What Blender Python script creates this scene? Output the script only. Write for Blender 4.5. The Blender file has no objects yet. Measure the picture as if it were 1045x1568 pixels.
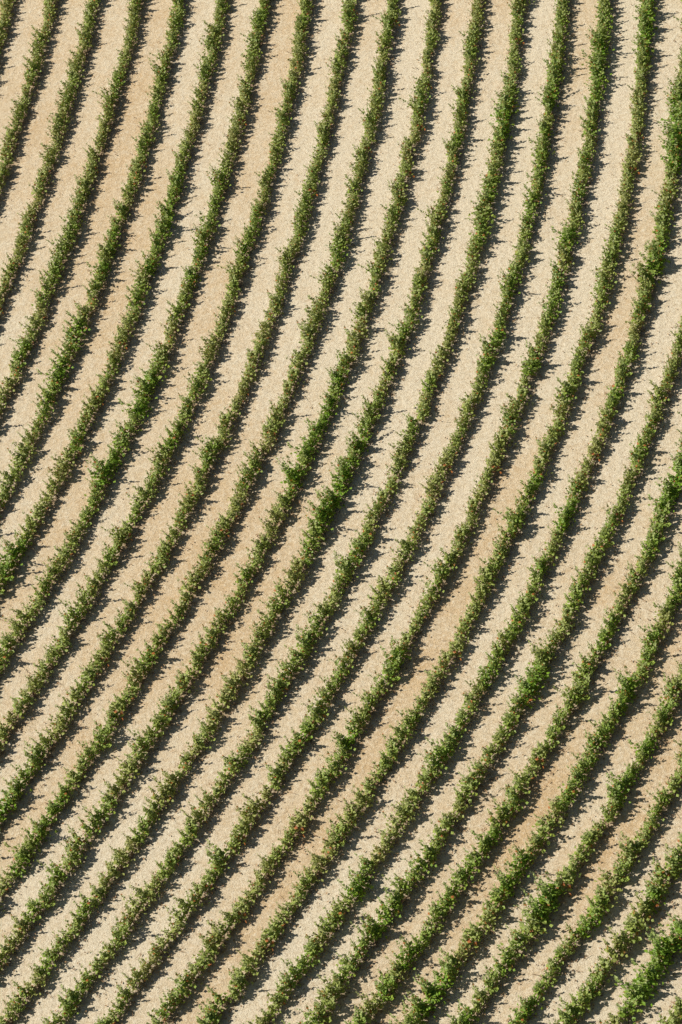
import bpy, math, random
import numpy as np
from mathutils import Vector, Matrix, noise
random.seed(7); rng=np.random.default_rng(7)
scene=bpy.context.scene
# ---------------- camera (aerial, oblique, slight roll)
W,H=1045.0,1568.0
TH=math.radians(44); RO=math.radians(18); D=130.0; PXM=31.0
f=np.array([0,math.sin(TH),-math.cos(TH)])
r0=np.array([1.,0,0]); u0=np.array([0,math.cos(TH),math.sin(TH)])
R=math.cos(RO)*r0-math.sin(RO)*u0
U=math.sin(RO)*r0+math.cos(RO)*u0
C=-f*D
FPX=PXM*D
cam=bpy.data.cameras.new("camera"); co=bpy.data.objects.new("camera",cam)
scene.collection.objects.link(co); scene.camera=co
cam.sensor_fit='VERTICAL'; cam.sensor_height=24; cam.lens=24*FPX/H
cam.clip_end=9000; cam.clip_start=1
M=Matrix(((R[0],U[0],-f[0],C[0]),(R[1],U[1],-f[1],C[1]),(R[2],U[2],-f[2],C[2]),(0,0,0,1)))
co.matrix_world=M
def px2w(x,y,z=0.0):
    d=f*FPX+R*(x-W/2)+U*(H/2-y)
    t=(z-C[2])/d[2]
    return C+d*t
# ---------------- planting plan
YS=np.array([-400,-150,20,260,500,750,1000,1280,1550,1800,2100.])
K5=np.array([440,425,402,345,265,152,6,-178,-376,-570,-810.])
K15=np.array([1064,1066,1058,1032,977,884,764,596,408,218,-15.])
def spl(y,V):
    m=np.gradient(V,YS)
    y=np.clip(y,YS[0],YS[-1]); i=np.clip(np.searchsorted(YS,y)-1,0,len(YS)-2)
    h=YS[i+1]-YS[i]; t=(y-YS[i])/h
    return (2*t**3-3*t**2+1)*V[i]+(t**3-2*t**2+t)*h*m[i]+(-2*t**3+3*t**2)*V[i+1]+(t**3-t**2)*h*m[i+1]
def Xk(k,y):
    a=spl(y,K5); b=spl(y,K15)
    return a+(k-5)*(b-a)/10
def K_of(x,y):
    a=spl(y,K5); b=spl(y,K15)
    return 5+(x-a)*10/(b-a)
def w2px(P):
    v=P-C
    dz=v@f
    return W/2+FPX*(v@R)/dz, H/2-FPX*(v@U)/dz
ZC=0.55
# ---------------- node helpers
def newmat(n):
    m=bpy.data.materials.new(n); m.use_nodes=True
    nt=m.node_tree; nt.nodes.clear()
    return m,nt
def N(nt,t,**kw):
    n=nt.nodes.new(t)
    for a,b in kw.items(): setattr(n,a,b)
    return n
def mixc(nt,fac,a,b,mode='MIX'):
    n=N(nt,'ShaderNodeMix',data_type='RGBA',blend_type=mode)
    for idx,v in ((0,fac),(6,a),(7,b)):
        if hasattr(v,'links'): nt.links.new(v,n.inputs[idx])
        else: n.inputs[idx].default_value=v if idx==0 else (*v,1)
    return n.outputs[2]
def ramp(nt,v,a,b,c0=0.,c1=1.):
    n=N(nt,'ShaderNodeMapRange'); nt.links.new(v,n.inputs[0])
    n.inputs[1].default_value=a;n.inputs[2].default_value=b
    n.inputs[3].default_value=c0;n.inputs[4].default_value=c1
    return n.outputs[0]
def noi(nt,vec,scale,det=4,rough=.6):
    n=N(nt,'ShaderNodeTexNoise'); n.inputs['Scale'].default_value=scale
    n.inputs['Detail'].default_value=det; n.inputs['Roughness'].default_value=rough
    nt.links.new(vec,n.inputs['Vector']); return n.outputs[0]
def math_(nt,op,a,b=None):
    n=N(nt,'ShaderNodeMath',operation=op)
    for i,v in enumerate((a,b)):
        if v is None: continue
        if hasattr(v,'links'): nt.links.new(v,n.inputs[i])
        else: n.inputs[i].default_value=v
    return n.outputs[0]
def attr(nt,name):
    return N(nt,'ShaderNodeAttribute',attribute_name=name)
# ---------------- soil material
ms,nt=newmat("dry_sandy_soil")
geo=N(nt,'ShaderNodeNewGeometry').outputs['Position']
tint=attr(nt,'tint').outputs['Fac']; near=attr(nt,'nearrow').outputs['Fac']
big=noi(nt,geo,.35,3,.6); med=noi(nt,geo,2.2,3,.65); fine=noi(nt,geo,5.5,5,.9); vf=noi(nt,geo,15,2,.8)
t=math_(nt,'ADD',tint,ramp(nt,big,.3,.7,-.25,.25))
t=math_(nt,'ADD',t,ramp(nt,med,.3,.7,-.25,.25))
tn=N(nt,'ShaderNodeClamp'); nt.links.new(t,tn.inputs[0])
c=mixc(nt,tn.outputs[0],(.77,.66,.475),(.65,.46,.25))
c=mixc(nt,ramp(nt,fine,.5,.66,0,.85),c,(.88,.80,.63))
c=mixc(nt,ramp(nt,fine,.48,.35,0,.7),c,(.42,.31,.185))
c=mixc(nt,ramp(nt,vf,.57,.67,0,.7),c,(.32,.23,.135))
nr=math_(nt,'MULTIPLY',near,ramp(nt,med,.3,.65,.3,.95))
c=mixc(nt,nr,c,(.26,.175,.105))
bs=N(nt,'ShaderNodeBsdfPrincipled'); bs.inputs['Roughness'].default_value=.95
bs.inputs['Specular IOR Level'].default_value=.1
nt.links.new(c,bs.inputs['Base Color'])
bp=N(nt,'ShaderNodeBump'); bp.inputs['Strength'].default_value=.9; bp.inputs['Distance'].default_value=.1
hh=math_(nt,'ADD',fine,math_(nt,'MULTIPLY',vf,.4)); nt.links.new(hh,bp.inputs['Height']); nt.links.new(bp.outputs[0],bs.inputs['Normal'])
o=N(nt,'ShaderNodeOutputMaterial'); nt.links.new(bs.outputs[0],o.inputs[0])
# ---------------- ground sheet
cx=np.arange(-34,34.01,.14); cy=np.arange(-54,60.01,.16)
far=np.array([6,20,60,200,700,2500.])
gx=np.concatenate([cx[0]-far[::-1],cx,cx[-1]+far]); gy=np.concatenate([cy[0]-far[::-1],cy,cy[-1]+far])
GX,GY=np.meshgrid(gx,gy); n0=GX.size
P=np.stack([GX.ravel(),GY.ravel(),np.zeros(n0)],1)
Pc=P.copy(); Pc[:,0]=np.clip(Pc[:,0],-42,42); Pc[:,1]=np.clip(Pc[:,1],-62,66); Pc[:,2]=0
Pk=Pc.copy(); Pk[:,2]=ZC
px,py=w2px(Pk); kk=K_of(px,py)
fr=kk-np.round(kk)
strip=np.floor(kk).astype(int)
def vnoise(ix,s,seed):
    s0=np.floor(s).astype(int); tt=s-s0; tt=tt*tt*(3-2*tt)
    def h(a,b):
        v=np.sin(a*127.1+b*311.7+seed*74.7)*43758.5453
        return v-np.floor(v)
    return h(ix,s0)*(1-tt)+h(ix,s0+1)*tt
tintv=.0+.75*(vnoise(strip,py/420.,3)**1.6)
def patch(x,y,rx,ry): return np.exp(-(((px-x)/rx)**2+((py-y)/ry)**2))
tintv+=.55*patch(90,150,170,330)+.4*patch(330,900,160,260)+.5*patch(960,900,130,150)+.3*patch(760,1180,140,170)-.5*patch(700,350,250,300)-.3*patch(150,1400,200,150)
tintv=np.clip(tintv,0,1)
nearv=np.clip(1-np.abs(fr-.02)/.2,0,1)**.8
P[:,2]=.05*np.exp(-(fr/.18)**2)
P[:,2]+=.04*(rng.random(n0)-.5)
edge=(np.abs(P[:,0])>35)|(P[:,1]<-55)|(P[:,1]>61); P[edge,2]=0
nx,ny=len(gx),len(gy)
idx=np.arange(n0).reshape(ny,nx)
F=np.stack([idx[:-1,:-1],idx[:-1,1:],idx[1:,1:],idx[1:,:-1]],-1).reshape(-1,4)
me=bpy.data.meshes.new("ground")
me.vertices.add(n0); me.vertices.foreach_set('co',P.ravel())
me.loops.add(F.size); me.loops.foreach_set('vertex_index',F.ravel().astype(np.int32))
me.polygons.add(len(F)); me.polygons.foreach_set('loop_start',np.arange(0,F.size,4,dtype=np.int32))
me.update(calc_edges=True)
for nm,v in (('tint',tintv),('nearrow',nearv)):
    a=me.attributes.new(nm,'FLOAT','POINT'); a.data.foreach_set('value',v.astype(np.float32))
me.polygons.foreach_set('use_smooth',np.ones(len(F),bool))
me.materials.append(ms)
g=bpy.data.objects.new("ground",me); scene.collection.objects.link(g)
# ---------------- leaf / wood materials
ml,nt=newmat("vine_leaf")
oi=N(nt,'ShaderNodeObjectInfo'); lr=attr(nt,'rnd').outputs['Fac']; tp=attr(nt,'tipf').outputs['Fac']
sep=N(nt,'ShaderNodeSeparateColor'); nt.links.new(oi.outputs['Color'],sep.inputs[0])
vig=sep.outputs[0]; hue=sep.outputs[1]
base=mixc(nt,vig,(.38,.42,.13),(.17,.33,.022))
base=mixc(nt,ramp(nt,lr,.3,1,0,.55),base,(.41,.48,.075))
base=mixc(nt,ramp(nt,lr,.0,.2,.4,0),base,(.11,.18,.03))
base=mixc(nt,ramp(nt,tp,.3,1,0,.6),base,(.54,.56,.28))
base=mixc(nt,ramp(nt,hue,.6,1,0,.35),base,(.46,.39,.16))
base=mixc(nt,ramp(nt,lr,.95,.96,0,1),base,(.48,.16,.05))
bs=N(nt,'ShaderNodeBsdfPrincipled'); bs.inputs['Roughness'].default_value=.5; bs.inputs['Specular IOR Level'].default_value=.3
nt.links.new(base,bs.inputs['Base Color'])
tr=N(nt,'ShaderNodeBsdfTranslucent'); nt.links.new(mixc(nt,.5,base,(.44,.50,.04)),tr.inputs[0])
mx=N(nt,'ShaderNodeMixShader'); mx.inputs[0].default_value=.28
nt.links.new(bs.outputs[0],mx.inputs[1]); nt.links.new(tr.outputs[0],mx.inputs[2])
o=N(nt,'ShaderNodeOutputMaterial'); nt.links.new(mx.outputs[0],o.inputs[0])
def simple(n,a,b,sc=6):
    m,nt=newmat(n); ge=N(nt,'ShaderNodeNewGeometry').outputs['Position']
    cc=mixc(nt,ramp(nt,noi(nt,ge,sc,2),.35,.65),a,b)
    bs=N(nt,'ShaderNodeBsdfPrincipled'); bs.inputs['Roughness'].default_value=.85
    nt.links.new(cc,bs.inputs['Base Color']); o=N(nt,'ShaderNodeOutputMaterial'); nt.links.new(bs.outputs[0],o.inputs[0]); return m
mw=simple("vine_bark",(.16,.10,.06),(.36,.25,.15))
mg=simple("green_shoot",(.38,.38,.14),(.42,.28,.11))
mlit=simple("dead_leaf_litter",(.14,.08,.04),(.42,.26,.13),3)
mred=simple("dry_red_cane",(.34,.10,.05),(.42,.22,.11),4)
# ---------------- vine mesh builder
def tube(V,Fc,Mt,A,pts,r0_,r1_,mat,n=4,tip=0,rn=.5):
    b=len(V)
    for i,p in enumerate(pts):
        r=r0_+(r1_-r0_)*i/(len(pts)-1)
        for j in range(n):
            a=2*math.pi*j/n
            V.append((p[0]+r*math.cos(a),p[1]+r*math.sin(a),p[2])); A.append((rn,tip))
    for i in range(len(pts)-1):
        for j in range(n):
            Fc.append((b+i*n+j,b+i*n+(j+1)%n,b+(i+1)*n+(j+1)%n,b+(i+1)*n+j)); Mt.append(mat)
def leaf(V,Fc,Mt,A,p,s,rn,tip,up=.5,rise=.15):
    d=Vector((random.gauss(0,1),random.gauss(0,1),random.gauss(rise,.6))).normalized()
    nrm=Vector((random.gauss(0,.8),random.gauss(-.45,.8),up+random.random())).normalized()
    q=d.cross(nrm)
    if q.length<.05: q=Vector((1,0,0))
    q.normalize(); b=len(V); w=s*.52
    dr=Vector((0,0,-.2*s))
    for v in (p-d*s*.1, p+d*s*.4+q*w+dr, p+d*s, p+d*s*.4-q*w+dr):
        V.append(tuple(v)); A.append((rn,tip))
    Fc.append((b,b+1,b+2)); Fc.append((b,b+2,b+3)); Mt.append(0);Mt.append(0)
def vine(name,L,vigor,dead=False):
    V,Fc,Mt,A=[],[],[],[]
    zc=.29+random.uniform(-.04,.04)
    tx=random.uniform(-.15,.15)
    tube(V,Fc,Mt,A,[(tx+.05*math.sin(z*7),.04+.03*math.cos(z*9),z) for z in (-.05,.1,.2,zc)],.05,.032,1,6)
    for sgn in (-1,1):
        pts=[Vector((tx+sgn*L*.52*t,.03*math.sin(5*t+sgn),zc+.03*math.sin(t*6))) for t in (0,.3,.6,1)]
        for a,b in zip(pts,pts[1:]):
            bb=len(V)
            for p in (a,b):
                for j in range(5):
                    an=2*math.pi*j/5; V.append((p[0],p[1]+.022*math.cos(an),p[2]+.022*math.sin(an))); A.append((.5,0))
            for j in range(5):
                Fc.append((bb+j,bb+(j+1)%5,bb+5+(j+1)%5,bb+5+j)); Mt.append(1)
    nsp=3
    for s in range(nsp):
        x0=-L/2+L*(s+.5)/nsp+random.uniform(-.1,.1)
        strength=vigor*random.uniform(.45,1.35)
        for q in range(random.choice((2,2,2,3))):
            hgt=random.uniform(.6,1.05)*(.6+.5*strength)
            lean=Vector((random.gauss(0,.12),random.gauss(-.17,.18),1)).normalized()
            cur=Vector((random.gauss(0,.06),random.gauss(-.04,.08),0))
            p0=Vector((x0+random.gauss(0,.045),random.gauss(0,.055),zc))
            pt=lambda t:p0+lean*hgt*t+cur*(t*t)
            tube(V,Fc,Mt,A,[pt(t) for t in (0,.35,.7,1)],.011,.004,2,3,.3)
            if dead: continue
            nl=int(31*(.65+.5*strength))
            for i in range(nl):
                t=((i+random.random())/nl)**1.08
                sz=(.165-.095*t)*random.uniform(.75,1.25)
                off=.095*(1-t)**1.4+.013
                p=pt(t)+Vector((random.gauss(0,off),random.gauss(0,off*1.2),random.gauss(0,.02)))
                leaf(V,Fc,Mt,A,p,sz,random.random(),t,.5,.15+.8*t)
    if not dead:
        for i in range(int(88*vigor)):
            p=Vector((random.uniform(-L/2,L/2),random.gauss(-.04,.15),max(.05,zc+random.uniform(-.2,.25))))
            leaf(V,Fc,Mt,A,p,random.uniform(.085,.16),random.random()*.9,0,.3)
    for i in range(14 if dead else 5):
        x0=random.uniform(-L/2,L/2); a=Vector((x0,.05,zc)); b=Vector((x0+random.gauss(0,.15),random.uniform(.05,.26),random.uniform(.08,.9 if dead else .4)))
        tube(V,Fc,Mt,A,[a,(a+b)/2+Vector((0,0,.05)),b],.02 if dead else .014,.008,2 if dead else 1,3)
    me=bpy.data.meshes.new(name); me.from_pydata(V,[],Fc)
    me.polygons.foreach_set('material_index',np.array(Mt,np.int32))
    A=np.array(A,np.float32)
    for i,nm in enumerate(('rnd','tipf')):
        a=me.attributes.new(nm,'FLOAT','POINT'); a.data.foreach_set('value',np.ascontiguousarray(A[:,i]))
    for m in (ml,mw,mred if dead else mg): me.materials.append(m)
    return me
LV=.95
sparse=[vine("vine_sparse",LV,.62) for _ in range(14)]
normal=[vine("vine_medium",LV,.9) for _ in range(14)]
lush=[vine("vine_lush",LV,1.3) for _ in range(8)]
deadm=vine("vine_dry",LV,1.4,True)
lushspots=[(990,40,26,70),(1045,170,30,90),(915,90,18,50),(775,160,20,45),(120,520,22,40),(228,600,20,30),(165,705,25,35),(95,560,18,30),(500,790,24,60),(520,730,20,40),
 (815,1050,25,60),(790,1410,35,45),(980,1510,45,60),(1040,1430,40,80),(890,1380,25,35),(10,860,30,60),(620,1540,40,60),(560,1365,30,40),(605,1030,20,30),(1035,740,25,50),(740,330,25,60),(1000,390,25,90),(20,1260,30,60)]
cnt=0; litter=[]
for k in range(-6,34):
    ys=np.arange(-300,1960,4.)
    xs=np.array([Xk(k,y) for y in ys])
    xs=xs+np.array([2.6*noise.noise(Vector((k*9.1,y/110.,1)))+1.6*noise.noise(Vector((k*3.3,y/28.,4))) for y in ys])
    W3=np.array([px2w(x,y,ZC) for x,y in zip(xs,ys)]); 
    seg=np.linalg.norm(np.diff(W3,axis=0),axis=1); S=np.concatenate([[0],np.cumsum(seg)])
    par=None; s=random.uniform(0,LV)
    while s<S[-1]-1:
        x=np.interp(s,S,W3[:,0]); y=np.interp(s,S,W3[:,1])
        x2=np.interp(s+.3,S,W3[:,0]); y2=np.interp(s+.3,S,W3[:,1])
        qx=np.interp(s,S,xs); qy=np.interp(s,S,ys)
        s+=LV*random.uniform(.93,1.08)
        if qx<-110 or qx>W+110 or qy<-110 or qy>H+130: continue
        if par is None:
            par=bpy.data.objects.new("vine_row",None); scene.collection.objects.link(par)
            par.location=(x,y,0); base=(x,y); par.empty_display_size=.5
        v=.43+.6*noise.noise(Vector((qx/150.,qy/150.,7)))+.45*noise.noise(Vector((k*5.7,qy/50.,2)))+random.uniform(-.28,.28)
        v+=.15*(qx/W-.5)
        ls=0
        for (a,b,c1,c2) in lushspots: ls=max(ls,math.exp(-(((qx-a)/c1)**2+((qy-b)/c2)**2)))
        v+=.8*ls
        if abs(qx-840)<22 and abs(qy-1335)<15: mesh=deadm
        elif v<.4: mesh=random.choice(sparse)
        elif v<.88: mesh=random.choice(normal)
        else: mesh=random.choice(lush)
        o_=bpy.data.objects.new("vine_%d"%cnt,mesh); cnt+=1
        scene.collection.objects.link(o_); o_.parent=par
        o_.location=(x-base[0]+random.gauss(0,.045),y-base[1]+random.gauss(0,.045),.03)
        o_.rotation_euler=(random.gauss(0,.05),random.gauss(0,.04),math.atan2(y2-y,x2-x)+random.gauss(0,.06))
        sc=random.uniform(.84,1.13)*(1+.13*ls)
        o_.scale=(1.03,sc*random.uniform(.95,1.25)*(1+.25*ls),sc)
        vv=max(0,min(1,v)); o_.color=(vv,random.random(),0,1)
        for _ in range(26):
            litter.append((x+random.gauss(0,.36),y+random.gauss(0,.36)))
V,Fc=[],[]
for (x,y) in litter:
    a=random.uniform(0,6.28); l=random.uniform(.02,.06) if random.random()<.8 else random.uniform(.08,.2)
    w=.025 if l<.061 else .008
    z=.065+random.uniform(0,.02); b=len(V); c_,s_=math.cos(a),math.sin(a)
    for i,j,dz in ((-l,-w,0),(l,-w,.015),(l,w,.02),(-l,w,.01)):
        V.append((x+i*c_-j*s_,y+i*s_+j*c_,z+dz))
    Fc.append((b,b+1,b+2,b+3))
me=bpy.data.meshes.new("leaf_litter"); me.from_pydata(V,[],Fc); me.materials.append(mlit)
scene.collection.objects.link(bpy.data.objects.new("leaf_litter",me))
# ---------------- light
A0=px2w(W/2,H/2); B0=px2w(W/2+100*math.cos(math.radians(7)),H/2-100*math.sin(math.radians(7)))
d=B0-A0; d/=np.linalg.norm(d)
EL=math.radians(50)
sd=Vector((-d[0]*math.cos(EL),-d[1]*math.cos(EL),math.sin(EL)))
sl=bpy.data.lights.new("sun",'SUN'); sl.energy=5.0; sl.angle=math.radians(.5); sl.color=(1,.95,.87)
so=bpy.data.objects.new("sun",sl); scene.collection.objects.link(so); so.rotation_euler=sd.to_track_quat('Z','Y').to_euler(); so.location=(0,0,60)
w=bpy.data.worlds.new("World"); scene.world=w; w.use_nodes=True
nt=w.node_tree; sk=nt.nodes.new('ShaderNodeTexSky'); sk.sky_type='NISHITA'; sk.sun_disc=False
sk.sun_elevation=EL; sk.sun_rotation=math.atan2(sd.x,sd.y)
bg=nt.nodes['Background']; bg.inputs[1].default_value=.05; nt.links.new(sk.outputs[0],bg.inputs[0])
scene.view_settings.view_transform='Standard'; scene.view_settings.look='None'; scene.view_settings.exposure=0
print("vines",cnt)
